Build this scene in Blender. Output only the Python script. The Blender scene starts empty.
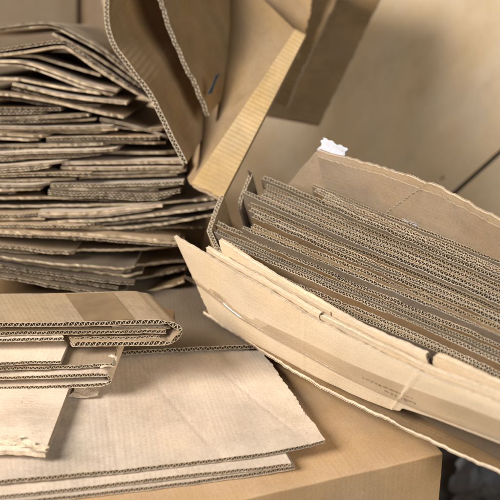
import bpy, math, random
import numpy as np
from mathutils import Vector

# ------------------------------------------------------------------ camera
scene = bpy.context.scene
COL = scene.collection
PITCH = math.radians(24.0)
FPX = 1003.0                      # focal length in photo pixels (500 px wide)
CAM = np.array([0.0, -math.cos(PITCH), math.sin(PITCH)])
FWD = np.array([0.0, math.cos(PITCH), -math.sin(PITCH)])
UPV = np.array([0.0, math.sin(PITCH), math.cos(PITCH)])
RGT = np.array([1.0, 0.0, 0.0])
cd = bpy.data.cameras.new('camera')
cam = bpy.data.objects.new('camera', cd)
COL.objects.link(cam)
cam.location = CAM
cam.rotation_euler = (math.radians(90) - PITCH, 0, 0)
cd.sensor_width = 36.0
cd.lens = 36.0 * FPX / 500.0
cd.clip_start = 0.01
cd.clip_end = 60
cd.dof.use_dof = True
cd.dof.focus_distance = 0.725
cd.dof.aperture_fstop = 7.5
scene.camera = cam

# ------------------------------------------------------------------ light
w = bpy.data.worlds.new('World')
scene.world = w
w.use_nodes = True
w.node_tree.nodes['Background'].inputs[0].default_value = (1.0, 0.93, 0.84, 1)
w.node_tree.nodes['Background'].inputs[1].default_value = 0.006


def area(name, loc, target, size, power, col):
    l = bpy.data.lights.new(name, 'AREA')
    l.shape = 'RECTANGLE'
    l.size, l.size_y = size
    l.energy = power
    l.color = col
    o = bpy.data.objects.new(name, l)
    COL.objects.link(o)
    o.location = loc
    o.rotation_euler = (Vector(target) - Vector(loc)).to_track_quat('-Z', 'Y').to_euler()
    return o


area('window_light', (-1.9, -1.15, 1.55), (0.0, -0.2, 0.05), (1.2, 1.1), 118, (1.0, 0.965, 0.925))
area('right_fill_light', (1.0, -2.0, 1.05), (0.0, -0.2, 0.05), (0.9, 0.9), 31, (1.0, 0.95, 0.87))  # added fill lamp for carton front and narrow side; no door known

vs = scene.view_settings
vs.view_transform = 'Standard'
vs.look = 'None'
vs.exposure = 0.08
vs.gamma = 1.0
scene.render.engine = 'CYCLES'
scene.cycles.max_bounces = 5
scene.cycles.diffuse_bounces = 3

# ------------------------------------------------------------------ pixel helpers


def ray(px, py):
    return FWD + RGT * ((px - 250) / FPX) - UPV * ((py - 250) / FPX)


def at_d(px, py, d):
    return CAM + ray(px, py) * d


def at_plane(px, py, p, n):
    r = ray(px, py)
    return CAM + r * (np.dot(p - CAM, n) / np.dot(r, n))


def at_z(px, py, z):
    return at_plane(px, py, np.array([0, 0, z]), np.array([0, 0, 1.0]))


def at_y(px, py, y):
    return at_plane(px, py, np.array([0, y, 0.0]), np.array([0, 1.0, 0]))


def nrm(v):
    return v / np.linalg.norm(v)


# ------------------------------------------------------------------ materials


def node(nt, typ, **kw):
    n = nt.nodes.new(typ)
    for k, v in kw.items():
        setattr(n, k, v)
    return n


def kraft(name, color, ribs=None, rib=0.25, mottle=0.16, stain=0.25, wl=0.0036, var=0.22, speck=0.22, grain=0.12):
    """Kraft paper: grain, mottling, specks, stains, faint ribs of the fluting below."""
    m = bpy.data.materials.new(name)
    m.use_nodes = True
    nt = m.node_tree
    b = nt.nodes['Principled BSDF']
    b.inputs['Roughness'].default_value = 0.82
    b.inputs['Specular IOR Level'].default_value = 0.18
    L = nt.links.new
    tc = node(nt, 'ShaderNodeTexCoord')
    oi = node(nt, 'ShaderNodeObjectInfo')
    off = node(nt, 'ShaderNodeVectorMath', operation='MULTIPLY_ADD')
    cmb = node(nt, 'ShaderNodeCombineXYZ')
    for i in range(3):
        L(oi.outputs['Random'], cmb.inputs[i])
    L(cmb.outputs[0], off.inputs[0])
    off.inputs[1].default_value = (3.1, 7.7, 5.3)
    L(tc.outputs['UV'], off.inputs[2])
    co = off.outputs[0]

    def noise(scale, detail=3, rough=0.55, vec=None):
        n = node(nt, 'ShaderNodeTexNoise')
        n.inputs['Scale'].default_value = scale
        n.inputs['Detail'].default_value = detail
        n.inputs['Roughness'].default_value = rough
        L(vec or co, n.inputs['Vector'])
        return n.outputs['Fac']

    def ramp(src, a, c, lo, hi):
        r = node(nt, 'ShaderNodeMapRange')
        r.inputs[1].default_value, r.inputs[2].default_value = a, c
        r.inputs[3].default_value, r.inputs[4].default_value = lo, hi
        L(src, r.inputs[0])
        return r.outputs[0]

    def mul(a, c):
        n = node(nt, 'ShaderNodeMath', operation='MULTIPLY')
        for i, s in enumerate((a, c)):
            if isinstance(s, float):
                n.inputs[i].default_value = s
            else:
                L(s, n.inputs[i])
        return n.outputs[0]

    f = ramp(noise(22, 5, 0.6), 0.3, 0.7, 1 - mottle, 1 + mottle)
    f = mul(f, ramp(noise(750, 2), 0.25, 0.75, 1 - grain, 1 + grain * 0.9))
    f = mul(f, ramp(noise(330, 2, 0.7), 0.64, 0.74, 1.0, 1 - speck))
    f = mul(f, ramp(noise(9, 6, 0.72), 0.56, 0.72, 1.0, 1 - stain))
    f = mul(f, ramp(oi.outputs['Random'], 0, 1, 1 - var, 1 + var * 0.6))
    # stretched fibre streaks
    mp = node(nt, 'ShaderNodeMapping')
    mp.inputs['Scale'].default_value = (1, 0.06, 1) if ribs == 'u' else (0.06, 1, 1)
    L(co, mp.inputs[0])
    f = mul(f, ramp(noise(380, 3, 0.6, mp.outputs[0]), 0.3, 0.7, 0.97, 1.03))
    bump_src = noise(900, 3, 0.6)
    if ribs:
        sep = node(nt, 'ShaderNodeSeparateXYZ')
        L(tc.outputs['UV'], sep.inputs[0])
        s = node(nt, 'ShaderNodeMath', operation='SINE')
        mm = mul(sep.outputs[0 if ribs == 'u' else 1], 2 * math.pi / wl)
        ad = node(nt, 'ShaderNodeMath', operation='MULTIPLY_ADD')
        L(noise(14, 2), ad.inputs[0])
        ad.inputs[1].default_value = 3.0
        L(mm, ad.inputs[2])
        L(ad.outputs[0], s.inputs[0])
        amp = mul(s.outputs[0], ramp(noise(12, 2), 0.35, 0.65, 0.1, 1.0))
        bm = node(nt, 'ShaderNodeBump')
        bm.inputs['Strength'].default_value = min(1.0, rib)
        bm.inputs['Distance'].default_value = 0.0005
        L(amp, bm.inputs['Height'])
    b2 = node(nt, 'ShaderNodeBump')
    b2.inputs['Strength'].default_value = 0.14
    b2.inputs['Distance'].default_value = 0.0004
    L(bump_src, b2.inputs['Height'])
    if ribs:
        L(bm.outputs[0], b2.inputs['Normal'])
    b3 = node(nt, 'ShaderNodeBump')          # soft dents
    b3.inputs['Strength'].default_value = 0.5
    b3.inputs['Distance'].default_value = 0.0015
    L(noise(28, 3, 0.5), b3.inputs['Height'])
    L(b2.outputs[0], b3.inputs['Normal'])
    L(b3.outputs[0], b.inputs['Normal'])
    hsv = node(nt, 'ShaderNodeHueSaturation')
    hsv.inputs['Color'].default_value = (*color, 1)
    L(f, hsv.inputs['Value'])
    L(ramp(noise(15, 3), 0.3, 0.7, 0.88, 1.1), hsv.inputs['Saturation'])
    L(hsv.outputs[0], b.inputs['Base Color'])
    return m


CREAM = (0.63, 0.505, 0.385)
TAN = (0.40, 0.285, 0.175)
GREY = (0.17, 0.125, 0.083)  # darkened to put the stack's gap shade into the paper
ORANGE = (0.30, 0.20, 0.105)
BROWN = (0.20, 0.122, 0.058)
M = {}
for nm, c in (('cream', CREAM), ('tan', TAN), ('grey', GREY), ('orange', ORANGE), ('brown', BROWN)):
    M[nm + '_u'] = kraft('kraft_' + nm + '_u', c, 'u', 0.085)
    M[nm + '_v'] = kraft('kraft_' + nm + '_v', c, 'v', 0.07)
M['orange_rib_lit'] = kraft('kraft_orange_ribbed_lit', (0.54, 0.375, 0.19), 'v', 0.35, wl=0.0048, grain=.08)  # paler copy paints the leaning carton's narrow side as lit
M['edge'] = kraft('cut_edge_paper', (0.62, 0.495, 0.355), None, mottle=0.2, stain=0.15, grain=0.15)
M['flute'] = kraft('fluting_paper', (0.17, 0.12, 0.075), None, mottle=0.2, stain=0.2)  # darkened so the shade inside the cells sits in the colour
M['flute_light'] = kraft('fluting_paper_light', (0.40, 0.31, 0.215), None, mottle=0.2, stain=0.2)
M['torn'] = kraft('torn_paper', (0.58, 0.46, 0.33), None, mottle=0.2, stain=0.1, grain=0.4)
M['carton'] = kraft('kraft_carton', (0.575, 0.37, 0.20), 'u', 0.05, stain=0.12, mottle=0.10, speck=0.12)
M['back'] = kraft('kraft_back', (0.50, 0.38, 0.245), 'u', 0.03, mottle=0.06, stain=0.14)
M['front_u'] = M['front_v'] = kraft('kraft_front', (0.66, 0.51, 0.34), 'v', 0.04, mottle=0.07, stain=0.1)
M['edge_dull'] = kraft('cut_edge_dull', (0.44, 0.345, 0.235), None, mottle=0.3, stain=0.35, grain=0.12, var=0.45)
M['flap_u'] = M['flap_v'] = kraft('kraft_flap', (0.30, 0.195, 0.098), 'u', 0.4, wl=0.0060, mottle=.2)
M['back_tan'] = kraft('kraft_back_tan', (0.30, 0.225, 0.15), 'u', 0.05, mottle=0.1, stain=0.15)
M['white'] = kraft('white_paper', (0.50, 0.50, 0.54), None, mottle=0.05, stain=0.0, var=0.02)


def simple(name, col, rough=0.5, spec=0.3, alpha=1.0, noise_scale=0, noise_amt=0.3, metallic=0):
    m = bpy.data.materials.new(name)
    m.use_nodes = True
    nt = m.node_tree
    b = nt.nodes['Principled BSDF']
    b.inputs['Base Color'].default_value = (*col, 1)
    b.inputs['Roughness'].default_value = rough
    b.inputs['Specular IOR Level'].default_value = spec
    b.inputs['Alpha'].default_value = alpha
    if noise_scale:
        tc = node(nt, 'ShaderNodeTexCoord')
        n = node(nt, 'ShaderNodeTexNoise')
        n.inputs['Scale'].default_value = noise_scale
        n.inputs['Detail'].default_value = 6
        nt.links.new(tc.outputs['Object'], n.inputs['Vector'])
        h = node(nt, 'ShaderNodeHueSaturation')
        h.inputs['Color'].default_value = (*col, 1)
        r = node(nt, 'ShaderNodeMapRange')
        r.inputs[1].default_value, r.inputs[2].default_value = 0.35, 0.65
        r.inputs[3].default_value, r.inputs[4].default_value = 1 - noise_amt, 1 + noise_amt
        nt.links.new(n.outputs['Fac'], r.inputs[0])
        nt.links.new(r.outputs[0], h.inputs['Value'])
        nt.links.new(h.outputs[0], b.inputs['Base Color'])
        bp = node(nt, 'ShaderNodeBump')
        bp.inputs['Strength'].default_value = 0.3
        bp.inputs['Distance'].default_value = 0.002
        nt.links.new(n.outputs['Fac'], bp.inputs['Height'])
        nt.links.new(bp.outputs[0], b.inputs['Normal'])
    return m


M['floor'] = simple('concrete_floor', (0.075, 0.072, 0.075), 0.75, 0.2, noise_scale=14, noise_amt=0.45)
M['tape'] = simple('clear_tape', (0.62, 0.50, 0.36), 0.16, 0.6, alpha=0.33, noise_scale=60, noise_amt=0.12)
def tape_mat():
    m = bpy.data.materials.new('clear_tape_film')
    m.use_nodes = True
    nt = m.node_tree
    b = nt.nodes['Principled BSDF']
    b.inputs['Base Color'].default_value = (0.55, 0.42, 0.28, 1)
    b.inputs['Roughness'].default_value = 0.6
    g = node(nt, 'ShaderNodeBsdfGlossy')
    g.inputs['Roughness'].default_value = 0.2
    tr = node(nt, 'ShaderNodeBsdfTransparent')
    tr.inputs['Color'].default_value = (0.985, 0.97, 0.95, 1)
    m1 = node(nt, 'ShaderNodeMixShader')
    m1.inputs[0].default_value = 0.05
    nt.links.new(tr.outputs[0], m1.inputs[1])
    nt.links.new(b.outputs[0], m1.inputs[2])
    lw = node(nt, 'ShaderNodeLayerWeight')
    pw_ = node(nt, 'ShaderNodeMath', operation='POWER')
    nt.links.new(lw.outputs['Facing'], pw_.inputs[0])
    pw_.inputs[1].default_value = 4.0
    fr = node(nt, 'ShaderNodeMath', operation='MULTIPLY_ADD')
    nt.links.new(pw_.outputs[0], fr.inputs[0])
    fr.inputs[1].default_value = 0.25
    fr.inputs[2].default_value = 0.09
    m2 = node(nt, 'ShaderNodeMixShader')
    nt.links.new(fr.outputs[0], m2.inputs[0])
    nt.links.new(m1.outputs[0], m2.inputs[1])
    nt.links.new(g.outputs[0], m2.inputs[2])
    tc = node(nt, 'ShaderNodeTexCoord')
    n = node(nt, 'ShaderNodeTexNoise')
    n.inputs['Scale'].default_value = 160
    nt.links.new(tc.outputs['UV'], n.inputs['Vector'])
    bp_ = node(nt, 'ShaderNodeBump')
    bp_.inputs['Strength'].default_value = 0.5
    bp_.inputs['Distance'].default_value = 0.001
    nt.links.new(n.outputs['Fac'], bp_.inputs['Height'])
    nt.links.new(bp_.outputs[0], g.inputs['Normal'])
    nt.links.new(m2.outputs[0], nt.nodes['Material Output'].inputs[0])
    return m


M['tape'] = tape_mat()
M['brown_tape'] = simple('brown_tape', (0.25, 0.17, 0.095), 0.32, 0.45, noise_scale=50, noise_amt=0.15)
M['ink'] = simple('brown_ink', (0.16, 0.105, 0.06), 0.8, 0.1, alpha=0.45, noise_scale=500, noise_amt=0.7)
M['film'] = simple('grey_film', (0.085, 0.085, 0.095), 0.45, 0.4, noise_scale=20, noise_amt=0.3)
M['blue'] = simple('blue_plastic', (0.012, 0.035, 0.06), 0.4, 0.4, noise_scale=20, noise_amt=0.2)

# ------------------------------------------------------------------ board builder
SEED = [1]


def nz1(rng, x, wl):
    """smooth 1-D noise in [-1,1]; x in metres, wl in metres"""
    n = int((x.max() - x.min()) / wl) + 4
    k = rng.uniform(-1, 1, n)
    t = (x - x.min()) / wl
    i = t.astype(int)
    f = t - i
    f = f * f * (3 - 2 * f)
    return k[i] * (1 - f) + k[i + 1] * f


def chaikin(a, it):
    for _ in range(it):
        q = [a[0]]
        for i in range(len(a) - 1):
            q.append(a[i] * 0.75 + a[i + 1] * 0.25)
            q.append(a[i] * 0.25 + a[i + 1] * 0.75)
        q.append(a[-1])
        a = np.array(q)
    return a


def solid_mesh(name, top, bot, uv, mats, edge_rows=0):
    nc, nr = top.shape[:2]
    V = np.concatenate([top.reshape(-1, 3), bot.reshape(-1, 3)])
    N = nc * nr
    idx = np.arange(N).reshape(nc, nr)
    a, b, c, d = idx[:-1, :-1].ravel(), idx[1:, :-1].ravel(), idx[1:, 1:].ravel(), idx[:-1, 1:].ravel()
    faces = [np.stack([a, b, c, d], 1), np.stack([a, d, c, b], 1) + N]

    def rim(l):
        return np.stack([l[:-1], l[:-1] + N, l[1:] + N, l[1:]], 1)
    nface = len(a) * 2
    faces += [rim(idx[:, 0]), rim(idx[::-1, -1]), rim(idx[0, ::-1]), rim(idx[-1, :])]
    Fc = np.concatenate(faces).astype(np.int32)
    me = bpy.data.meshes.new(name)
    me.vertices.add(len(V))
    me.vertices.foreach_set('co', V.astype(np.float32).ravel())
    nf = len(Fc)
    me.loops.add(nf * 4)
    me.loops.foreach_set('vertex_index', Fc.ravel())
    me.polygons.add(nf)
    me.polygons.foreach_set('loop_start', np.arange(0, nf * 4, 4, dtype=np.int32))
    mi = np.zeros(nf, np.int32)
    if len(mats) > 1:
        mi[nface:] = 1
        if edge_rows:
            mi[:nface][np.arange(nface) % (nr - 1) < edge_rows] = 1
    me.polygons.foreach_set('material_index', mi)
    me.polygons.foreach_set('use_smooth', np.ones(nf, bool))
    UV = np.concatenate([uv.reshape(-1, 2)] * 2)
    l = me.uv_layers.new(name='UVMap')
    l.data.foreach_set('uv', UV[Fc.ravel()].astype(np.float32).ravel())
    me.update(calc_edges=True)
    me.validate()
    me.set_sharp_from_angle(angle=math.radians(40))
    for m in mats:
        me.materials.append(m)
    return me


def link(name, me, parent=None):
    o = bpy.data.objects.new(name, me)
    COL.objects.link(o)
    if parent is not None:
        o.parent = parent
    return o


def tag(o, label, cat, group=None, kind=None):
    if label:
        o['label'] = label
    if cat:
        o['category'] = cat
    if group:
        o['group'] = group
    if kind:
        o['kind'] = kind
    return o


class Board:
    """A corrugated board swept from a profile line (the edge that shows) along ext."""

    def __init__(s, label, pts, ext, t=0.0036, wl=0.0056, flute='across', mat='tan', rag=0.0006, erag=0.0,
                 wob=0.0008, smooth=1, crush=0.25, pinch=0.0, name='cardboard_sheet', cat='cardboard sheet',
                 group=None, liner=0.0004, medium=0.00032, rows=None, outer=None, sag=None, parts=True, bend=0.0,
                 inner=None, edge='edge', creases=(), corner=0.0, side=(0, 0), nrows=0, common=0.0, kinks=()):
        SEED[0] += 1
        s.edge = M[edge]
        s.creases = creases
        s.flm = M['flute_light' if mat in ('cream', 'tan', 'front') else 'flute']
        s.rng = rng = np.random.default_rng(SEED[0])
        pts = np.array(pts, float)
        ext = np.array(ext, float)
        if ext.ndim == 1:
            ext = np.tile(ext, (len(pts), 1))
        P = chaikin(pts, smooth)
        E = chaikin(ext, smooth)
        ds = np.linalg.norm(np.diff(P, axis=0), axis=1)
        S = np.concatenate([[0], np.cumsum(ds)])
        s.Ltot = S[-1]
        s.Elen = float(np.mean(np.linalg.norm(E, axis=1)))
        s.S, s.P, s.E = S, P, E
        wl = wl * 0.64 * rng.uniform(.93, 1.08)
        s.t, s.wl, s.wob, s.pinch, s.bend = t, wl, wob, pinch, bend
        # noise tables sampled finely
        g = np.linspace(0, s.Ltot, max(60, int(s.Ltot / 0.0007)))
        s.g = g
        s.ragv = rag * (0.55 * nz1(rng, g, 0.0025) + 0.6 * nz1(rng, g, 0.012) + 0.9 * nz1(rng, g, 0.05))
        s.eragv = erag * (0.6 * nz1(rng, g, 0.004) + nz1(rng, g, 0.02))
        c = np.clip(nz1(rng, g, 0.018), 0, 1) ** 2
        s.crv = 1 - crush * c - 0.03 * np.abs(nz1(rng, g, 0.006))
        for kp in kinks:
            s0 = S[np.linalg.norm(P - np.array(kp), axis=1).argmin()]
            s.crv = s.crv * (1 - .5 * np.exp(-((g - s0) / .0028) ** 2))
        s.phv = 1.6 * nz1(rng, g, 0.03) + 0.9 * nz1(rng, g, 0.008)
        if corner:
            wc = rng.uniform(.006, .02)
            s.ragv = s.ragv + corner * np.clip((g - (s.Ltot - wc)) / wc, 0, 1) ** 1.5 * (0.7 + .5 * nz1(rng, g, .002))
        s.side = side
        vg = np.linspace(0, s.Elen, 300)
        s.vg = vg
        s.sdv = [a * (0.45 * nz1(rng, vg, 0.0016) + 0.5 * nz1(rng, vg, .005) + 0.7 * nz1(rng, vg, .018)) for a in side]
        s.wobv = wob * (nz1(rng, g, 0.07) + 0.35 * nz1(rng, g, 0.02))
        if common:
            s.wobv = s.wobv + common * np.sin((g - s.Ltot) / 0.031 + 1.0) * np.sin((g - s.Ltot) / .083)
        s.wph = rng.uniform(0, 6.28, 3)
        # root
        base = P[:, :].mean(0) + E.mean(0) * 0.5
        s.base = base
        s.root = bpy.data.objects.new(name, None)
        s.root.empty_display_size = 0.02
        COL.objects.link(s.root)
        s.root.location = base
        tag(s.root, label, cat, group)
        me_mat = M[mat + ('_u' if flute == 'across' else '_v')] if mat + '_u' in M else M[mat]
        om = M[outer] if outer else me_mat
        im = M[inner] if inner else me_mat
        T2 = t / 2
        rv_l = s.rowset(nrows or max(3, min(40, int(s.Elen / 0.012))))
        sc_l = s.colset(0.0016)
        link('liner', s.shell('liner', sc_l, rv_l, T2, T2 - liner, [om, s.edge]), s.root)
        link('liner', s.shell('liner', sc_l, rv_l, -T2 + liner, -T2, [im, s.edge]), s.root)
        A = T2 - liner - medium * 0.42
        if flute == 'across':
            n = max(8, int(s.Ltot / wl * 10))
            sc = np.linspace(0.0002, s.Ltot - 0.0002, n)
            me = s.wave('fluting', sc, s.rowset(5), A, medium, 'u')
        else:
            n = max(8, int(s.Elen / wl * 6))
            rv = np.concatenate([[0.0006 / s.Elen, 0.0003 / s.Elen, 0.0007 / s.Elen], np.linspace(0.0012 / s.Elen, 0.999, n)])
            me = s.wave('fluting', s.colset(0.0016 if s.Elen < 0.14 else 0.003), rv, A, medium, 'v')
        link('fluting', me, s.root)

    def rowset(s, n):
        e = s.Elen
        near = [0, 0.0015 / e, 0.004 / e, 0.009 / e]
        return np.array([x for x in near if x < 0.3] + list(np.linspace(0.02 / e if 0.02 / e < 0.3 else 0.35, 1, n)))

    def colset(s, step):
        return np.linspace(0, s.Ltot, max(12, int(s.Ltot / step)))

    def frame(s, sc):
        P = np.stack([np.interp(sc, s.S, s.P[:, k]) for k in range(3)], 1)
        E = np.stack([np.interp(sc, s.S, s.E[:, k]) for k in range(3)], 1)
        # tangent by central difference over 1 mm
        a = np.clip(sc - 0.0012, 0, s.Ltot)
        b = np.clip(sc + 0.0012, 0, s.Ltot)
        T = np.stack([np.interp(b, s.S, s.P[:, k]) - np.interp(a, s.S, s.P[:, k]) for k in range(3)], 1)
        T /= np.linalg.norm(T, axis=1)[:, None]
        N = np.cross(T, E)
        N /= np.linalg.norm(N, axis=1)[:, None]
        return P, E, T, N

    def pos(s, sc, rv, woff, ds=None):
        """woff: array broadcastable to (nc,nr); ds tangential shift"""
        P, E, T, N = s.frame(sc)
        el = np.linalg.norm(E, axis=1)
        rag = np.interp(sc, s.g, s.ragv) / el
        erag = np.interp(sc, s.g, s.eragv) / el
        v = rv[None, :] * np.ones((len(sc), 1))
        vv = v + rag[:, None] * (1 - v) ** 3 + erag[:, None] * v ** 3
        cr = np.interp(sc, s.g, s.crv)[:, None]
        pin = 1.0
        if s.pinch:
            d = np.clip(v * s.Elen / 0.007, 0, 1)
            pin = 1 - s.pinch * (1 - d * d * (3 - 2 * d))
        wob = np.interp(sc, s.g, s.wobv)[:, None] * (1 - 0.5 * v) + s.wob * 0.8 * np.sin(v * s.Elen / 0.05 + s.wph[0] + sc[:, None] / 0.09)
        wob = wob + s.bend * (v * s.Elen) ** 2
        for s0, sk, dp, wd in s.creases:
            wob = wob - dp * np.exp(-((sc[:, None] - s0 * s.Ltot - sk * v * s.Elen) / wd) ** 2)
        W = woff * cr * pin + wob
        X = P[:, None, :] + E[:, None, :] * vv[:, :, None] + N[:, None, :] * W[:, :, None]
        if s.side[0] or s.side[1]:
            for a, ramp_ in ((0, np.clip((.012 - sc) / .012, 0, 1)), (1, np.clip((sc - s.Ltot + .012) / .012, 0, 1))):
                sd = np.interp(v * s.Elen, s.vg, s.sdv[a])
                X = X + T[:, None, :] * (sd * ramp_[:, None])[:, :, None]
        if ds is not None:
            X = X + T[:, None, :] * ds[:, :, None]
        return X - s.base

    def uv(s, sc, rv):
        U, Vv = np.meshgrid(sc, rv * s.Elen, indexing='ij')
        return np.stack([U, Vv], -1)

    def shell(s, name, sc, rv, w1, w0, mats):
        one = np.ones((len(sc), len(rv)))
        return solid_mesh(name, s.pos(sc, rv, one * w1), s.pos(sc, rv, one * w0), s.uv(sc, rv), mats)

    def wave(s, name, sc, rv, A, m, axis):
        one = np.ones((len(sc), len(rv)))
        k = 2 * math.pi / s.wl
        if axis == 'u':
            ph = (k * sc + np.interp(sc, s.g, s.phv))[:, None] * one
        else:
            ph = k * rv[None, :] * s.Elen * one
        w0 = A * np.sin(ph)
        if axis == 'v':
            w0[:, 0], w0[:, 1], w0[:, 2] = -A * .96, 0, A * .96
        if axis == 'v':
            w0[:, 3:] = A * np.cos(ph[:, 3:] - ph[:, 3:4])
        sl = A * k * np.cos(ph)
        q = 1 / np.sqrt(1 + sl * sl)
        if axis == 'u':
            t_ = s.pos(sc, rv, w0 + q * m / 2, -sl * q * m / 2)
            b_ = s.pos(sc, rv, w0 - q * m / 2, sl * q * m / 2)
        else:
            t_ = s.pos(sc, rv, w0 + m / 2)
            b_ = s.pos(sc, rv, w0 - m / 2)
        return solid_mesh(name, t_, b_, s.uv(sc, rv), [s.flm, s.edge], 2 if axis == 'v' else 0)

    def patch(s, name, s0, s1, v0, v1, mat, lift=0.0003, thick=0.00012, side=1, rag=0.0, step=0.002):
        """thin sheet stuck on the board (tape, print, torn liner), as a part"""
        n = max(6, int((s1 - s0) / step))
        sc = np.linspace(s0, s1, n)
        rv = np.linspace(v0, v1, max(5, int((v1 - v0) * s.Elen / step)))
        P_w = side * (s.t / 2 + lift)
        cr = np.interp(sc, s.g, s.crv)[:, None]
        one = np.ones((len(sc), len(rv)))
        d = 1.0
        if s.pinch:
            d = np.clip(rv[None, :] * s.Elen / 0.007, 0, 1)
            d = 1 - s.pinch * (1 - d * d * (3 - 2 * d))
        top = s.pos(sc, rv, one * (P_w + side * thick))
        bot = s.pos(sc, rv, one * P_w)
        if rag:
            j = s.rng.normal(0, rag, top.shape[:2])
            E = nrm(s.E.mean(0))
            jj = np.zeros_like(top)
            jj[:, 0] = j[:, 0][:, None] * E
            jj[:, -1] = j[:, -1][:, None] * E
            top += jj
            bot += jj
        me = solid_mesh(name, top if side > 0 else bot, bot if side > 0 else top, s.uv(sc, rv), [M[mat]])
        return link(name, me, s.root)


def shred(label, p, u, v, mat='torn', seed=0, curl=0.003, parent=None, name='torn_paper_scrap', n=14, th=0.0004, group=None, rough=1.0):
    """small torn, crumpled scrap of paper, p corner, u and v edge vectors"""
    rng = np.random.default_rng(900 + seed)
    p, u, v = (np.array(x, float) for x in (p, u, v))
    nn = nrm(np.cross(u, v))
    lu, lv = np.linalg.norm(u), np.linalg.norm(v)
    a = np.linspace(0, 1, n)
    A, B = np.meshgrid(a, a, indexing='ij')
    e1 = nz1(rng, a, 0.12) * 0.16 + nz1(rng, a, 0.3) * 0.12
    e2 = nz1(rng, a, 0.12) * 0.16
    e3 = nz1(rng, a, 0.15) * 0.14
    A2 = A + e2[None, :] * A + e3[None, :] * (1 - A)
    B2 = B + e1[:, None] * B + rng.normal(0, 0.02, n)[:, None] * (1 - B)
    A2, B2 = A + (A2 - A) * rough, B + (B2 - B) * rough
    k = rng.uniform(0, 6, 4)
    H = curl * (np.sin(A * 5 + k[0]) * 0.4 + np.sin(B * 6 + k[1] + A * 3) * 0.35 + rng.normal(0, 0.03, A.shape)) + curl * B * B
    X = p + A2[..., None] * u + B2[..., None] * v + H[..., None] * nn
    base = p.copy()
    off = parent.location if parent is not None else Vector(base)
    o_ = np.array(off)
    uv = np.stack([A * lu, B * lv], -1)
    me = solid_mesh(name, X + nn * th - o_, X - o_, uv, [M[mat]])
    o = link(name, me, parent)
    if parent is None:
        o.location = base
        tag(o, label, name.replace('torn_', '').replace('_', ' '), group)
    return o


# ------------------------------------------------------------------ ground and cartons
FLOOR_Z = -0.30


def quad_mesh(name, P, mats, thick, sub=24, uvlen=None, warp=0.0, seed=0):
    """bilinear panel from four corners (counter-clockwise seen from outside), given thickness"""
    P = [np.array(p, float) for p in P]
    a = np.linspace(0, 1, sub)
    A, B = np.meshgrid(a, a, indexing='ij')
    X = (P[0] * ((1 - A) * (1 - B))[..., None] + P[1] * (A * (1 - B))[..., None]
         + P[2] * (A * B)[..., None] + P[3] * ((1 - A) * B)[..., None])
    n = nrm(np.cross(P[1] - P[0], P[3] - P[0]))
    rng = np.random.default_rng(seed)
    k = rng.uniform(0, 6, 4)
    H = warp * (np.sin(A * 4 + k[0] + B * 2) + 0.6 * np.sin(B * 5 + k[1] - A * 3) + 0.3 * np.sin(A * 13 + k[2] + B * 7))
    X = X + n * H[..., None]
    lu, lv = np.linalg.norm(P[1] - P[0]), np.linalg.norm(P[3] - P[0])
    uv = np.stack([A * lu, B * lv], -1)
    return solid_mesh(name, X, X - n * thick, uv, mats)


fl = quad_mesh('floor', [(-3, -2, FLOOR_Z), (3, -2, FLOOR_Z), (3, 3.5, FLOOR_Z), (-3, 3.5, FLOOR_Z)], [M['floor']], 0.02, 4)
tag(link('floor', fl), None, None, kind='structure')


def carton(label, p0, ux, uy, lx, ly, lz, mat, name='cardboard_carton', t=0.004, warp=0.0008, skip=()):
    """closed carton; p0 = bottom front-right corner, ux/uy unit directions of front edge and side edge"""
    root = bpy.data.objects.new(name, None)
    COL.objects.link(root)
    root.location = p0
    tag(root, label, 'carton')
    ux, uy, uz = np.array(ux), np.array(uy), np.array([0, 0, 1.0])
    r = 0.0014
    ang = np.linspace(0, math.pi / 2, 9)
    # profile across the front edge: (inset along uy, height)
    fr = [(0, z) for z in np.linspace(0, lz - r, 20)] + [(r - r * math.cos(a), lz - r + r * math.sin(a)) for a in ang[1:5]]
    tp_ = [(r - r * math.cos(a), lz - r + r * math.sin(a)) for a in ang[4:]] + [(y, lz) for y in np.linspace(r, ly, 60)[1:]]
    X = np.linspace(0, lx, 160)
    rng = np.random.default_rng(8)
    dent = 0.0009 * nz1(rng, X, 0.05) + 0.0006 * nz1(rng, X, 0.012)

    def sheet(nm, pr):
        pr = np.array(pr)
        near = np.exp(-((pr[:, 0] / 0.012) ** 2 + ((pr[:, 1] - lz) / 0.012) ** 2))
        G = np.zeros((len(X), len(pr), 3))
        G += X[:, None, None] * ux + pr[None, :, 0, None] * uy
        G[..., 2] += pr[None, :, 1] - np.abs(dent)[:, None] * near
        G += uy * (np.abs(dent)[:, None] * near * 0.7)[..., None]
        inn = G + (uy * 0.5 - np.array([0, 0, 0.5])) * t
        uv = np.stack(np.meshgrid(X, np.cumsum(np.r_[0, np.hypot(*np.diff(pr, axis=0).T)]), indexing='ij'), -1)
        link(nm, solid_mesh(nm, G, inn, uv, [M[mat]]), root)
    sheet('front_panel', fr)
    sheet('top_panel', tp_)
    Q = lambda a, b, c: ux * a + uy * b + np.array([0, 0, c])
    z1 = lz - r
    for nm, P in (('side_panel', [Q(.0006, r, 0), Q(.0006, ly, 0), Q(.0006, ly, z1), Q(.0006, r, z1)]),
                  ('side_panel', [Q(lx - .001, ly, 0), Q(lx - .001, r, 0), Q(lx - .001, r, z1), Q(lx - .001, ly, z1)]),
                  ('back_panel', [Q(.005, ly - .001, 0), Q(lx - .006, ly - .001, 0), Q(lx - .006, ly - .001, z1), Q(.005, ly - .001, z1)])):
        link(nm, quad_mesh(nm, P, [M[mat]], t, 10), root)
    return root


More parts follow.
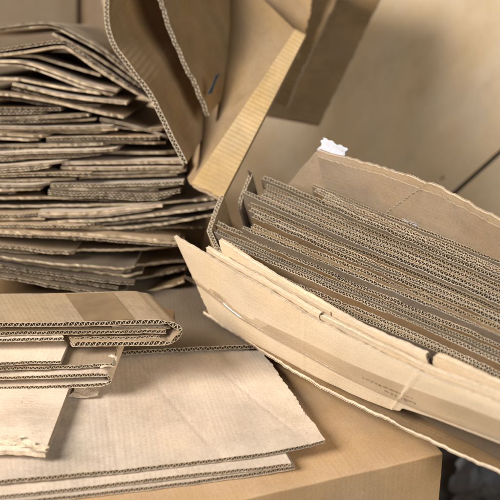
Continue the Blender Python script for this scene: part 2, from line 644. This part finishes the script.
# the low carton everything rests on (its top is z = 0)
c0 = at_z(443, 453, 0.0)
c1 = at_z(330, 479, 0.0)
e1 = nrm((c1 - c0) * np.array([1, 1, 0]))
e2 = np.array([e1[1], -e1[0], 0.0])
if e2[1] < 0:
    e2 = -e2
base_box = carton('closed tan carton at the bottom that carries the loose boards', (c0[0], c0[1], FLOOR_Z), e1, e2, 0.62, 0.64, -FLOOR_Z, 'carton')

# ------------------------------------------------------------------ cartons behind
def backpanel(px):
    return [at_d(*p) for p in px]


# ------------------------------------------------------------------ lower left boards on the carton
Z0 = 0.0


def zline(pxs, z):
    return [at_z(x, y, z) for x, y in pxs]


def front_board(label, front, back, z, **kw):
    """board lying flat: front edge pixels and matching back edge pixels, both on height z"""
    f = np.array(zline(front, z))
    b = np.array(zline(back, z))
    return Board(label, f, b - f, **kw)


A3 = front_board('lowest cream board lying directly on the carton, front left',
                 [(-40, 509), (60, 499), (180, 485), (257, 474), (295, 468)],
                 [(-60, 392), (60, 380), (150, 372), (205, 368), (236, 366)], 0.0022, t=0.0032, mat='cream', wl=0.0050, wob=0.0003, rag=0.0005)
A2 = front_board('narrow cream board sandwiched under the big cream sheet',
                 [(-40, 501), (60, 491), (180, 477), (240, 471), (291, 465)],
                 [(-60, 390), (60, 378), (150, 370), (205, 366), (234, 364)], 0.0060, t=0.0032, mat='cream', wl=0.0050, wob=0.0003, rag=0.0005)
A1 = front_board('big cream cardboard sheet with ragged right edge on the carton',
                 [(-40, 486), (60, 477), (130, 470), (200, 462), (280, 451), (326, 441)],
                 [(-60, 345), (50, 343), (120, 340), (170, 336), (212, 330), (246, 332)], 0.0110, t=0.0034, mat='cream', wl=0.0052, rag=0.0006, wob=0.0005, side=(0, .0011), nrows=190, creases=[(.70, -.35, .0004, .0015), (.955, -.32, .0005, .0012), (.42, -.1, .0003, .002)])
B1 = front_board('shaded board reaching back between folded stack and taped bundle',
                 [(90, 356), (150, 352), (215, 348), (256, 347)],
                 [(110, 260), (150, 258), (190, 256), (206, 262)], 0.0165, t=0.0036, mat='grey', rag=0.0008, wob=0.0004)  # grey paper carries the shade lying between stack and bundle
C1 = front_board('thick cream board with torn front lip, front left',
                 [(-40, 452), (20, 454), (45, 457)], [(-20, 350), (50, 350), (84, 352)], 0.0185, t=0.0058, flute='along', mat='cream',
                 rag=0.0009, pinch=0.45, crush=0.3, wl=0.0065, wob=0.0005)


def yprof(pxs, y):
    return [at_y(x, yy, y) for x, yy in pxs]


def depth_of(px, py, z):
    return at_z(px, py, z)[1]


# folded boards below the tall stack
YD = depth_of(60, 388, 0.0225)
D0 = Board('bottom folded board of the short flat stack, blunt right end', yprof([(-40, 389), (40, 387.5), (85, 385.5), (106, 384), (110, 381.5), (109.5, 377), (106, 374.5), (60, 376.5), (-40, 380)], YD),
           (0.004, 0.055, 0), t=0.0034, mat='cream', wl=0.0050, smooth=1, rag=0.0006, wob=0.0002, crush=0.2, kinks=[at_y(107, 384, YD), at_y(108, 375.5, YD)])
D1 = Board('short cream board with a torn corner atop the short flat stack', yprof([(-40, 369.5), (30, 368), (80, 366.5), (113, 364.5)], YD + 0.004),
           (0.0, 0.05, 0), t=0.0030, mat='tan', wl=0.0050, rag=0.0010, wob=0.0002)
D2 = Board('narrow cream flap lying over the short flat stack at frame edge', yprof([(-40, 365), (20, 363.6), (61, 362.4)], YD + 0.002),
           (0.002, 0.05, 0), t=0.0030, mat='cream', wl=0.0050, rag=0.0008, wob=0.0002)
YE = YD + 0.014
EXE = at_z(147, 294, .056) - at_z(172, 322, .056)
EXE = EXE * (0.046 / EXE[1])
E0 = Board('folded board with brown tape across its top and pointed right fold', yprof(
    [(-40, 325.5), (40, 325), (100, 324), (150, 322), (166, 322.2), (170, 323.2), (177, 327), (182.5, 331.5), (178, 336), (172, 342.5), (168, 343), (120, 343.8), (72, 344.6)], YE),
    EXE, t=0.0040, wl=0.0056, mat='tan', smooth=1, kinks=[at_y(168, 322.4, YE), at_y(182, 331.5, YE), at_y(171, 342.8, YE)], rag=0.0004, wob=0.0002, crush=0.2)
E1 = Board('inner ply tucked inside the pointed taped fold', yprof([(-40, 334.5), (40, 333.5), (100, 332.5), (150, 331), (166, 331)], YE + 0.003),
           EXE * .95, t=0.0034, wl=0.0054, mat='tan', rag=0.0008, wob=0.0002)
E2 = Board('lower inner ply of the pointed fold, left part', yprof([(-40, 341), (20, 340), (64, 339)], YE + 0.002),
           EXE * .95, t=0.0034, wl=0.0054, mat='cream', rag=0.0007, wob=0.0002)
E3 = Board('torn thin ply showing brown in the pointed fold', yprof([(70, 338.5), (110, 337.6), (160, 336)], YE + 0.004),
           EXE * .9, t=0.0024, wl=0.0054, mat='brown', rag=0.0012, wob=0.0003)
E4 = Board('short ply wedged into the tip of the pointed taped fold', yprof([(112, 327.6), (140, 327.2), (170, 327.6)], YE + 0.006),
           EXE * .85, t=0.0018, wl=0.0054, mat='cream', rag=0.0012, wob=0.0002)
# brown tape band across the top of the taped fold
S40 = np.linalg.norm(E0.P - at_y(75, 324.3, YE), axis=1).argmin()
sA = E0.S[S40]
nsign = -1 if E0.frame(np.array([0.05]))[3][0][2] < 0 else 1
E0.patch('tape', sA, sA + 0.036, 0.005, 0.95, 'brown_tape', side=nsign)

U0 = Board('dark brown board added to darken the space under the tall stack', [(-.27, -.226, .021), (-.15, -.226, .021), (-.062, -.224, .0205)], (-.006, .22, -.013), t=.003, flute='along', mat='brown', rag=.0008, wob=.0003, edge='edge_dull')  # added sheet: its dark paper stands for shade over the bright carton top
# ------------------------------------------------------------------ tall stack
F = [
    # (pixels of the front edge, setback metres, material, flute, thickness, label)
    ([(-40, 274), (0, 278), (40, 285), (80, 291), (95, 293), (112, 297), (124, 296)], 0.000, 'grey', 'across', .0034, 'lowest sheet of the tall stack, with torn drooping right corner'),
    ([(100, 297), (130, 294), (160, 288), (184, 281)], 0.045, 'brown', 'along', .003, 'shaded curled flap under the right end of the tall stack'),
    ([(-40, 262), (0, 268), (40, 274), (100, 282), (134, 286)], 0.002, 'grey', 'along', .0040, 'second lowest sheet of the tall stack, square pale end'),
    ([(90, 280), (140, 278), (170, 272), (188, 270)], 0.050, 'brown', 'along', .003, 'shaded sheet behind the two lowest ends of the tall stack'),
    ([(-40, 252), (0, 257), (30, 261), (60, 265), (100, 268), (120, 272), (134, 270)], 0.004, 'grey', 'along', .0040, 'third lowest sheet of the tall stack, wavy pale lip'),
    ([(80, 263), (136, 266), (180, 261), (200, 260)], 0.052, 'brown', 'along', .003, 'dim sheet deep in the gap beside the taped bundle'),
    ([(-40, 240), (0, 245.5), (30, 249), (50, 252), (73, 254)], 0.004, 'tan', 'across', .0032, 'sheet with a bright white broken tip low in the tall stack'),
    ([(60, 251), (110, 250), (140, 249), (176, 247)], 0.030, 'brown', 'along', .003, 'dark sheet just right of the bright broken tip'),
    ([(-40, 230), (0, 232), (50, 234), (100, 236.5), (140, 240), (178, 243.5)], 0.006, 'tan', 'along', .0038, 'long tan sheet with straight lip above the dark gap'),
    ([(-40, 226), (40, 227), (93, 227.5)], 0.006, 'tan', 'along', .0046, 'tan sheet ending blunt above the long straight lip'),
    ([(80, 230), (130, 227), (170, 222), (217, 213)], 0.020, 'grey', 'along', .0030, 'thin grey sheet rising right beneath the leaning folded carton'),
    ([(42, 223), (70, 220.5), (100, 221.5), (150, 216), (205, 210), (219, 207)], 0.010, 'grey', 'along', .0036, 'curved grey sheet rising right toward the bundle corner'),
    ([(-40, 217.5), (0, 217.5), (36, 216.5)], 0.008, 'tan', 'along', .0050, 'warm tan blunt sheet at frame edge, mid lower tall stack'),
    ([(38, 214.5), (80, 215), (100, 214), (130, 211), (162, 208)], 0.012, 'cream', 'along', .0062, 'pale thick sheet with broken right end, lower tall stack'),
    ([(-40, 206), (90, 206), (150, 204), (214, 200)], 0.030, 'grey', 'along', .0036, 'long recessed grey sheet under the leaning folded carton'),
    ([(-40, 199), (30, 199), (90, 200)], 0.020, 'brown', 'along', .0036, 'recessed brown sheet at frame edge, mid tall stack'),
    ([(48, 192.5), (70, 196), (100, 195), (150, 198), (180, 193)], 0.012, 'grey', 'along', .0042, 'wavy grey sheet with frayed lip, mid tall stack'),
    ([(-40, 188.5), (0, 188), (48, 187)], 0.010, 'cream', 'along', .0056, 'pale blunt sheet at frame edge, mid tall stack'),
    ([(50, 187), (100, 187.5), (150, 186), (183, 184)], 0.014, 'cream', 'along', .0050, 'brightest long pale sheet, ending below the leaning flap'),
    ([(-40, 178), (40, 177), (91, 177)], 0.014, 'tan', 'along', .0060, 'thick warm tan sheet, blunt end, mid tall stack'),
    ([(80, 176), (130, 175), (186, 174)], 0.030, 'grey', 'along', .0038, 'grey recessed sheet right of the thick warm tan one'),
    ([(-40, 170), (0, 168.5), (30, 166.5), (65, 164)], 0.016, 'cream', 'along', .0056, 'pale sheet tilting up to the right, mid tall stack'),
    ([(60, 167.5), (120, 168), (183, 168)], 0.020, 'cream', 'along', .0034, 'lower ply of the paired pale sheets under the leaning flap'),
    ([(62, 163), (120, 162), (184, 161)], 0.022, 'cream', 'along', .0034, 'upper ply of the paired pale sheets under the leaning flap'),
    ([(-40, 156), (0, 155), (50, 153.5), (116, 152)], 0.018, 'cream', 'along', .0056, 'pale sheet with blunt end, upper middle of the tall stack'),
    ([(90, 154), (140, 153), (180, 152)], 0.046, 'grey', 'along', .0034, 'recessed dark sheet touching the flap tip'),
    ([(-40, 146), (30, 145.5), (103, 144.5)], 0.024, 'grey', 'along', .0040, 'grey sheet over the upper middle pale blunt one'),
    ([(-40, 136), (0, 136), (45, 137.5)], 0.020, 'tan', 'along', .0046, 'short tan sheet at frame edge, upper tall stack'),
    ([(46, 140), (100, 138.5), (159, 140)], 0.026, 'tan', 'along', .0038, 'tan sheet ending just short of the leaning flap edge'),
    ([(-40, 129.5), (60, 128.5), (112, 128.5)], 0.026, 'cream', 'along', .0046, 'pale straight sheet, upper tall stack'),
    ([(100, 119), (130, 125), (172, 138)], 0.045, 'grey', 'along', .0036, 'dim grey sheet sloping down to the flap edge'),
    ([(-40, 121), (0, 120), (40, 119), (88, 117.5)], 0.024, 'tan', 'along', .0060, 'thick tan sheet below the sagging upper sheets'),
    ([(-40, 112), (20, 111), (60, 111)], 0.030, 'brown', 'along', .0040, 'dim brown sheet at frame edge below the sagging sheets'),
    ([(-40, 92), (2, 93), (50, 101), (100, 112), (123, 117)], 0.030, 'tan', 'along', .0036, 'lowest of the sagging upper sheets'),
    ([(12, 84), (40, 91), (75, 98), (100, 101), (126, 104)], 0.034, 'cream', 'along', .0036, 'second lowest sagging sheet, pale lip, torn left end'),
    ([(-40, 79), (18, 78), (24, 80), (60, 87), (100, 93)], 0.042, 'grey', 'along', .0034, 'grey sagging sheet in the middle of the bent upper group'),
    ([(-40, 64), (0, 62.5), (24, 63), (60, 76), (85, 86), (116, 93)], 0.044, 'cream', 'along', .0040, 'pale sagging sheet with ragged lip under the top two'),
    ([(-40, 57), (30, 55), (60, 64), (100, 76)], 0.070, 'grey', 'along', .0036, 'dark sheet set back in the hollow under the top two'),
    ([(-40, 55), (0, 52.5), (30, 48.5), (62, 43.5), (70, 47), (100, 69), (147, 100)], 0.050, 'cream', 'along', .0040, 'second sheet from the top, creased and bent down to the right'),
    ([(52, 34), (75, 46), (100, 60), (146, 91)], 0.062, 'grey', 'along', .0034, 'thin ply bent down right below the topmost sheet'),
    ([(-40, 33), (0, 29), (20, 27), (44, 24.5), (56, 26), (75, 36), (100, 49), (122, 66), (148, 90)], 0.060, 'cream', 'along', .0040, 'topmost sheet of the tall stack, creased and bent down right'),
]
YF = -0.155
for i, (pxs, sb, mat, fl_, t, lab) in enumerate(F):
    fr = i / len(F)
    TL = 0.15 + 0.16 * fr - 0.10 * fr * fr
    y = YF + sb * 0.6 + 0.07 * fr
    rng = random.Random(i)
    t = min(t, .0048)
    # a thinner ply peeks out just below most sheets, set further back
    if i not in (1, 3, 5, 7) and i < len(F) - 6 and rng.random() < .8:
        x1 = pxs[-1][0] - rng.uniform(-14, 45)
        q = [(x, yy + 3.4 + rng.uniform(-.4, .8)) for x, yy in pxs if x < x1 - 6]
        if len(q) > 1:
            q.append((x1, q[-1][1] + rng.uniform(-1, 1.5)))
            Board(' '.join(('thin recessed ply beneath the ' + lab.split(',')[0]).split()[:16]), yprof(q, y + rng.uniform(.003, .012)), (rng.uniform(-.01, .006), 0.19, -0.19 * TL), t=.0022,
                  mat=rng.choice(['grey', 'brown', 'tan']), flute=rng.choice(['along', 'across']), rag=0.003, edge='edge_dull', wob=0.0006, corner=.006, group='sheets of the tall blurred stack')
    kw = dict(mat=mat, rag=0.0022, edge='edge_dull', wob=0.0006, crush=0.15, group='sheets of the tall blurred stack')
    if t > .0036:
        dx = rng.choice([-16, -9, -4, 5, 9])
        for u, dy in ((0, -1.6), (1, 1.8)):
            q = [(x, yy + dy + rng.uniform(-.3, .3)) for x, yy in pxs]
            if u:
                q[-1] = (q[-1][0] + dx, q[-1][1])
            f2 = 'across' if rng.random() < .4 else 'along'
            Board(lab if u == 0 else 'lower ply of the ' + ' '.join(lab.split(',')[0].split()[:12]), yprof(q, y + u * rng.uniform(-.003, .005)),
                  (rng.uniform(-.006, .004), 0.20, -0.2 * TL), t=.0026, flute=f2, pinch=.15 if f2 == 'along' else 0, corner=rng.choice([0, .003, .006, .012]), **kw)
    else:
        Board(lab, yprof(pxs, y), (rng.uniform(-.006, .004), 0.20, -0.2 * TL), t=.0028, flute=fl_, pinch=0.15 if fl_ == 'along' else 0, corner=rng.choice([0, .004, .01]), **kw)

# ------------------------------------------------------------------ taped bundle on the right
LEAN = math.radians(17)
b0 = at_z(208, 316, 0.024)
b1 = at_z(500, 476, 0.024)
a_ = nrm((b1 - b0) * np.array([1, 1, 0]))
nb = np.array([-a_[1], a_[0], 0])
if nb[1] < 0:
    nb = -nb
hv = np.array([0, 0, 1.0]) * math.cos(LEAN) - nb * math.sin(LEAN)
nv = nb * math.cos(LEAN) + np.array([0, 0, 1.0]) * math.sin(LEAN)


def on_front(px, py, off=0.0):
    return at_plane(px, py, b0 + nv * off, nv)


w1_top = [(175, 235), (200, 250), (260, 285), (320, 321), (370, 347), (420, 371), (426, 374), (540, 418)]
w1_bot = [(211, 313), (226, 325), (270, 351), (318, 376), (360, 396), (400, 411), (405, 405), (540, 457)]
tp = np.array([on_front(*p) for p in w1_top])
bt = np.array([on_front(*p) for p in w1_bot])
W1 = Board('long tan front board of the bundle, crossed by shiny clear tape', tp, bt - tp, t=0.0036, flute='along', mat='front', pinch=0.3, rag=0.0010, side=(.0012, 0), nrows=50, creases=[(.43, -.05, .0005, .0012), (.735, -.12, .0006, .0012)],
           wob=0.0003, name='cardboard_sheet')
ptop = on_front(240, 262)
TOPP = on_front(221, 240, 0.012)


TOP2 = on_front(430, 353, 0.012)
HN = nrm(np.cross(nv, TOP2 - TOPP))


def on_top(px, py, H):
    return at_plane(px, py, TOPP + hv * H, HN)


def down_to(P, z):
    return -hv * ((P[2] - z) / hv[2])


for lab, off, pxs in (
        ('second board behind the taped front board, left length with pale frayed lip', 0.0058, [(206, 246), (240, 267), (280, 289), (320, 312)]),
        ('second board behind the taped front board, right length beyond the break', 0.0064, [(322, 314), (372, 339), (424, 363), (476, 383), (540, 407)]),
        ('thin peeled strip between the pale front lips of the bundle', 0.0096, [(214, 249), (250, 266), (285, 285), (330, 311)]),
        ('third board behind the taped front board, bent upright tip', 0.0120, [(221, 239), (250, 259), (285, 280), (320, 301), (372, 329), (428, 354)]),
        ('third board behind the taped front board, right length with rounded end', 0.0126, [(434, 356), (440, 354), (476, 371), (540, 398)]),):
    P = np.array([on_front(x, y, off) for x, y in pxs])
    zb = [.05 + .035 * np.clip((x - 206) / 300., 0, 1) for x, y in pxs]
    Board(lab, P, np.array([down_to(p, z) for p, z in zip(P, zb)]), t=0.0022 if 'thin' in lab else 0.0042, flute='along', mat='front', pinch=0.25, rag=0.0008, wob=0.0003, crush=0.2, side=(.001, .001))

P = np.array([on_front(x, y, .011) for x, y in [(396, 392), (440, 412), (540, 450)]])
Board('dark grey board added as shade in the gap under the tape', P, np.array([down_to(p, .0285) for p in P]), t=.003, flute='along', mat='grey', rag=.001, wob=.0003, edge='edge_dull')  # added sheet: dark paper in place of the shaded hollow
# bottom wrap: lies under the bundle, its front edge shows as a pale rim
bw = [(203, 313), (262, 350), (312, 382), (390, 421), (450, 449), (520, 481)]
Pb = np.array([at_z(x, y, 0.0225) for x, y in bw])
Board('board lying flat under the bundle, pale rim facing front', Pb, nb * 0.10, t=0.0036, flute='along', mat='brown', pinch=0.2, rag=0.0010, wob=0.0005)  # brown paper puts the hollow's shade into this board's top

Y350 = [200, 206, 214, 221, 232, 238, 246, 252, 258, 266, 272, 281, 289, 296, 307, 313]
Y500 = [262, 271, 279, 286, 297, 303, 310, 316, 322, 329, 335, 347, 354, 361, 373, 379]
XL = [313, 316, 262, 266, 262, 243, 250, 250, 253, 252, 243, 214, 217, 222, 205, 211]
HH = [-.011] * 11 + [-.017] * 3 + [-.023] * 2
ORD = ['backmost', 'second', 'third', 'fourth', 'fifth', 'sixth', 'seventh', 'eighth', 'ninth', 'tenth', 'eleventh', 'twelfth', 'thirteenth', 'fourteenth', 'fifteenth', 'sixteenth']
offs = []
rows_ = []
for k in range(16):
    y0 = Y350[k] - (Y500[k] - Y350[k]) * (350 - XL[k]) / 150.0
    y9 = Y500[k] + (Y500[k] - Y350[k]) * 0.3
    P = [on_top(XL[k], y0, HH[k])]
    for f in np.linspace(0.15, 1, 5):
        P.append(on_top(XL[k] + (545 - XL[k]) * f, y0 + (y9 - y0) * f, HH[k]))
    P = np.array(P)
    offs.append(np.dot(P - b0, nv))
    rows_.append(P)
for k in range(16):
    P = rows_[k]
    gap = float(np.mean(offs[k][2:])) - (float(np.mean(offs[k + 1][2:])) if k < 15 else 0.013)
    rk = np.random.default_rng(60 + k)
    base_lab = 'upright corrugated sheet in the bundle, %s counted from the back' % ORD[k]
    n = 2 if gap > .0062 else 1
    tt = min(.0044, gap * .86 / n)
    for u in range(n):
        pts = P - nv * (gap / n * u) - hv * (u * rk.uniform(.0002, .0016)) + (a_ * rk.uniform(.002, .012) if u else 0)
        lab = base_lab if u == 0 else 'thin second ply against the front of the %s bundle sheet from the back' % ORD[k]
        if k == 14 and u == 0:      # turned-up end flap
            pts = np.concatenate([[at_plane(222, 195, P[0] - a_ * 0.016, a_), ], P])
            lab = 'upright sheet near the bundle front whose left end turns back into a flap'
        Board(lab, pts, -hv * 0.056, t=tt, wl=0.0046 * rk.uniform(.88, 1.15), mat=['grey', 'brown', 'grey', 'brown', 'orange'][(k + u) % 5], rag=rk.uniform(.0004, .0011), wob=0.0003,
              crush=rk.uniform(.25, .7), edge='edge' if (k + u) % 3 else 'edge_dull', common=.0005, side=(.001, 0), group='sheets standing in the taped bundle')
    if k == 5:
        Board('short curled end flap standing up at the left end of the bundle', [at_plane(x, y, P[0] - a_ * o_, a_) for x, y, o_ in
              [(240, 211, .003), (240, 202, .003), (243, 194, .004), (246, 186, .005), (250, 177, .006), (251, 173, .007), (247, 169, .008)]],
              -hv * 0.06, t=0.0034, wl=0.0050, mat='grey', rag=.0008, wob=.0003, smooth=2)

# tall back board of the bundle
OB = float(np.mean(offs[0])) + 0.010
wb_top = [(318, 149), (345, 157), (400, 173), (438, 187), (444, 190), (500, 221), (545, 246)]
P = np.array([on_front(x, y, OB) for x, y in wb_top])
left = on_front(290, 183, OB) - P[0]
ex = [left * 2.6] + [(-hv * 0.085) * 1.0 + left * 0.35] + [-hv * 0.09] * 5
WL = Board('folded ply lining the front of the tall back board', [on_front(x, y + 7, OB - .0031) for x, y in wb_top], -hv * .05, creases=[(.50, -1.1, .0012, .0011)], t=0.0012, flute='along', mat='tan', pinch=0.1, rag=0.0012, wob=0.0002, smooth=1, liner=.0003, medium=.0003)
WB = Board('tall tan board at the back of the bundle, creased, white scrap on its corner', P, np.array(ex), t=0.0040, flute='along', mat='tan', pinch=0.4, rag=0.0012, wob=0.0003, smooth=1, side=(.001, 0), nrows=40)

# ------------------------------------------------------------------ leaning pieces behind
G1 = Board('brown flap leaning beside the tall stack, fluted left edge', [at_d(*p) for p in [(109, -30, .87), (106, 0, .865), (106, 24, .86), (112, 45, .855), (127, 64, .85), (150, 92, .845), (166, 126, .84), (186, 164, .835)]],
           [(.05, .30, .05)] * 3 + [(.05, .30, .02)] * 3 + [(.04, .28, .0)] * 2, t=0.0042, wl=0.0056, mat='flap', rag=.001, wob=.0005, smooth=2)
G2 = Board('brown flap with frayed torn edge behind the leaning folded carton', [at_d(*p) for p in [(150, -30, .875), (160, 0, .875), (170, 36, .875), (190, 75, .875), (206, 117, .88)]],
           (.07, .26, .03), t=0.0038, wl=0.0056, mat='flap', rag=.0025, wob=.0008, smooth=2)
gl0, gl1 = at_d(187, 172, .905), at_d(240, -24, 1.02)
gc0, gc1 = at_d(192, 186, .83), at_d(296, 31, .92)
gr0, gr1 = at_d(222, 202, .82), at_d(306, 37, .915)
G3 = Board('folded carton leaning back, bright ribbed narrow side', [gl0, gl0 * .06 + gc0 * .94, gc0, gc0 * .92 + gr0 * .08, gr0], np.array([gl1 - gl0, (gl1 - gl0) * .06 + (gc1 - gc0) * .94, gc1 - gc0, (gc1 - gc0) * .92 + (gr1 - gr0) * .08, gr1 - gr0]), t=0.004, flute='along', mat='orange', name='folded_carton', cat='folded carton', smooth=0, rag=.001, wob=.0006)  # darker paper paints the broad side as turned from the light
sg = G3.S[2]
G3.patch('narrow_side', sg + .0004, G3.Ltot - .0002, 0.004, .996, 'orange_rib_lit', side=1 if np.dot(G3.frame(np.array([G3.Ltot * .9]))[3][0], CAM - gc0) > 0 else -1, rag=.0005)
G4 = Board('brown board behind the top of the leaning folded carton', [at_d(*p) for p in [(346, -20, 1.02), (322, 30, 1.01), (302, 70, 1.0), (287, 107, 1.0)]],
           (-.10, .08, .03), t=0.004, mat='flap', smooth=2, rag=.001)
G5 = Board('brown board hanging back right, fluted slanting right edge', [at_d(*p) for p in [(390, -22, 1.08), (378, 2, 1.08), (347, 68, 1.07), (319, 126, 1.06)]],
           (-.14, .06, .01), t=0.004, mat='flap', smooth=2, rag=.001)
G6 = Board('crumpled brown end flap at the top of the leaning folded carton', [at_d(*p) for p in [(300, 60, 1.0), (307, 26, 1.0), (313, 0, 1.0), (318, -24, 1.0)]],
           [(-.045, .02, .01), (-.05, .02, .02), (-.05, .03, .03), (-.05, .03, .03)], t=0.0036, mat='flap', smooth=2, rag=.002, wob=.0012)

# ------------------------------------------------------------------ things stuck to or torn from the boards


def ribbon(name, rows, mats, parent, thick=0.0002):
    """rows: list of polylines of 3-D points, same count: a thin skin through them"""
    R = np.array(rows)                         # (nr, np, 3)
    u = np.linspace(0, 1, 120)
    k = np.linspace(0, 1, R.shape[1])
    X = np.stack([np.stack([np.interp(u, k, R[j, :, c]) for c in range(3)], -1) for j in range(R.shape[0])], 1)
    d1 = X[1:2] - X[0:1]
    d2 = X[0:1, 1:2] - X[0:1, 0:1]
    n = np.cross(np.gradient(X, axis=0), np.gradient(X, axis=1))
    n /= np.linalg.norm(n, axis=2)[..., None]
    if np.dot(n.mean((0, 1)), CAM - X.mean((0, 1))) < 0:
        n = -n
    o = np.array(parent.location) if parent is not None else np.zeros(3)
    ll = np.linalg.norm(X[-1, 0] - X[0, 0])
    A, B = np.meshgrid(u * ll, np.linspace(0, 0.02, X.shape[1]), indexing='ij')
    me = solid_mesh(name, X + n * thick - o, X - o, np.stack([A, B], -1), mats)
    return link(name, me, parent)


tl = [(184, 278), (200, 287), (240, 319), (270, 337), (300, 353), (340, 375), (380, 394), (420, 411), (460, 426), (500, 441), (540, 457)]
tl = np.array(tl, float)
wid = np.array([3, 6, 9, 11, 13, 15, 17, 19, 20, 20, 20.0])
prof = [(0, 0, .0020), (.5, 0, .0034), (1.1, 0, .0046), (1.7, 0, .0050), (2.2, 0, .0047), (2.6, 0, .0040), (2.9, 0, .0031), (3.2, 0, .0024), (3.8, 0, .0021), (4, .4, .0020), (0, 1, .0020)]
rngt = np.random.default_rng(5)
jit = rngt.normal(0, 0.0002, len(tl))
ribbon('tape', [[on_front(x + .13 * (q * min(1, wd / 8) + f * wd), y - q * min(1, wd / 8) - f * wd, -o_ - j) for (x, y), wd, j in zip(tl, wid, jit)] for q, f, o_ in prof], [M['tape']], W1.root)
# smudged print under the tape
mk = []
rngm = np.random.default_rng(3)
for row, (xs, ys, xe, ye) in enumerate([(362, 377, 412, 398), (384, 390, 416, 403)]):
    x = xs
    while x < xe:
        L = rngm.uniform(1.5, 5)
        f = (x - xs) / (xe - xs)
        y = ys + (ye - ys) * f
        hgt = rngm.uniform(1.0, 2.6)
        mk.append((x, y, min(L, xe - x), hgt))
        x += L + rngm.uniform(0.4, 2.0)
V, Fq = [], []
for x, y, L, hgt in mk:
    sl = 0.42
    q = [(x, y), (x + L, y + L * sl), (x + L + .4, y + L * sl + hgt), (x + .4, y + hgt)]
    k = len(V)
    V += [tuple(on_front(a, b, -0.00195) - W1.base) for a, b in q]
    Fq.append((k, k + 1, k + 2, k + 3))
me = bpy.data.meshes.new('printed_mark')
me.from_pydata(V, [], Fq)
me.materials.append(M['ink'])
link('printed_mark', me, W1.root)

# white torn paper on the corner of the back board
pw = on_front(316, 151, OB)
shred(None, pw + hv * .001, a_ * 0.026 - hv * .003, nb * 0.012 + hv * .007, 'white', 1, .0016, WB.root, 'torn_label', rough=.6)
pw = on_front(404, 221, OB - .004)
shred(None, pw, a_ * 0.012, hv * 0.003, 'white', 2, .001, WB.root, 'torn_label')
# torn lip of the thick board at the front left
for k, (x, y, lx, ly) in enumerate([(-12, 444, 30, .007), (14, 447, 20, .005), (29, 451, 16, .004)]):
    p = at_z(x, y, 0.0215)
    q = at_z(x + lx, y + 2, 0.0215)
    shred(None, p, q - p, (0.002, ly, 0.001), 'torn', 10 + k, .0012, C1.root, 'torn_lip', rough=.7)
# scrap sticking out beside it
p = at_z(70, 399, 0.0135)
shred('small cream torn scrap poking out beside the thick torn board', p, at_z(96, 397, .0145) - p, at_z(76, 388, .0145) - p, 'torn', 21, .0035)
p = at_y(100, 368, YD + .002)
shred(None, p, (0.010, 0.001, .000), (0.002, .012, .001), 'torn', 22, .0015, D1.root, 'torn_corner', rough=.5)

# ------------------------------------------------------------------ background cartons


def slab(name, pxs, p, n, mat, thick, parent, warp=0.002, seed=0):
    P = [at_plane(x, y, p, n) for x, y in pxs]
    nn = np.cross(P[1] - P[0], P[3] - P[0])
    if np.dot(nn, CAM - P[0]) < 0:
        P = [P[0], P[3], P[2], P[1]]
    o = np.array(parent.location)
    return link(name, quad_mesh(name, [q - o for q in P], [M[mat]], thick, 30, warp=warp, seed=seed), parent)


def root_at(name, loc, label, cat):
    r = bpy.data.objects.new(name, None)
    COL.objects.link(r)
    r.location = loc
    return tag(r, label, cat)


bp = np.array([0.2, 0.245, 0.1])
bn = nrm(np.array([-0.25, -1, 0.35]))
bc = root_at('cardboard_carton', (0.3, 0.6, FLOOR_Z), 'big dull carton in the blurred background, slit between its flaps', 'carton')
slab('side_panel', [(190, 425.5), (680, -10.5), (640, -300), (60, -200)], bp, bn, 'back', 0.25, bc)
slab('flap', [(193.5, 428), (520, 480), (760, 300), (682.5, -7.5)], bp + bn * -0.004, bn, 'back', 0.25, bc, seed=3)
for k, (x, y, sz) in enumerate([(428, 146, .009), (446, 160, .007), (386, 172, .006), (440, 180, .004)]):
    p = at_plane(x, y, bp + bn * .001, bn)
    shred(None, p, (sz, 0, .001), np.array([.002, .3 * sz, sz * .8]), 'torn' if k < 2 else 'brown_u', 60 + k, .0008, bc, 'paint_fleck', rough=1.5)
lp = np.array([-0.2, 0.48, 0.2])
ln = nrm(np.array([0.12, -1, 0.05]))
lc = root_at('cardboard_carton', (-0.25, 0.5, FLOOR_Z), 'upright tan carton behind the top of the tall stack', 'carton')
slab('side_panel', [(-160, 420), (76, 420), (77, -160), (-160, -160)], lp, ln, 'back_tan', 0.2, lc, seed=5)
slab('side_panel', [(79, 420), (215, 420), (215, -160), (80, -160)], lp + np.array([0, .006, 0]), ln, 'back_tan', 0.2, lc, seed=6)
p = at_d(208, 94, .872)
shred('dark blue plastic bag seen as a sliver between the leaning pieces', p, (0.003, .003, .0), (.006, .004, .016), 'blue', 31, .001, rough=.4, name='plastic_bag')
# crumpled grey film on the floor, bottom right
for k, (x, y, lab) in enumerate([(452, 505, 'crumpled grey film on the floor, nearer the carton corner'), (486, 497, 'crumpled grey film on the floor at the bottom right corner')]):
    p = at_z(x, y, FLOOR_Z + .01)
    shred(lab, p, (.05, .01, .0), (.01, .06, .008), 'film', 40 + k, .012, name='plastic_film', group=None)
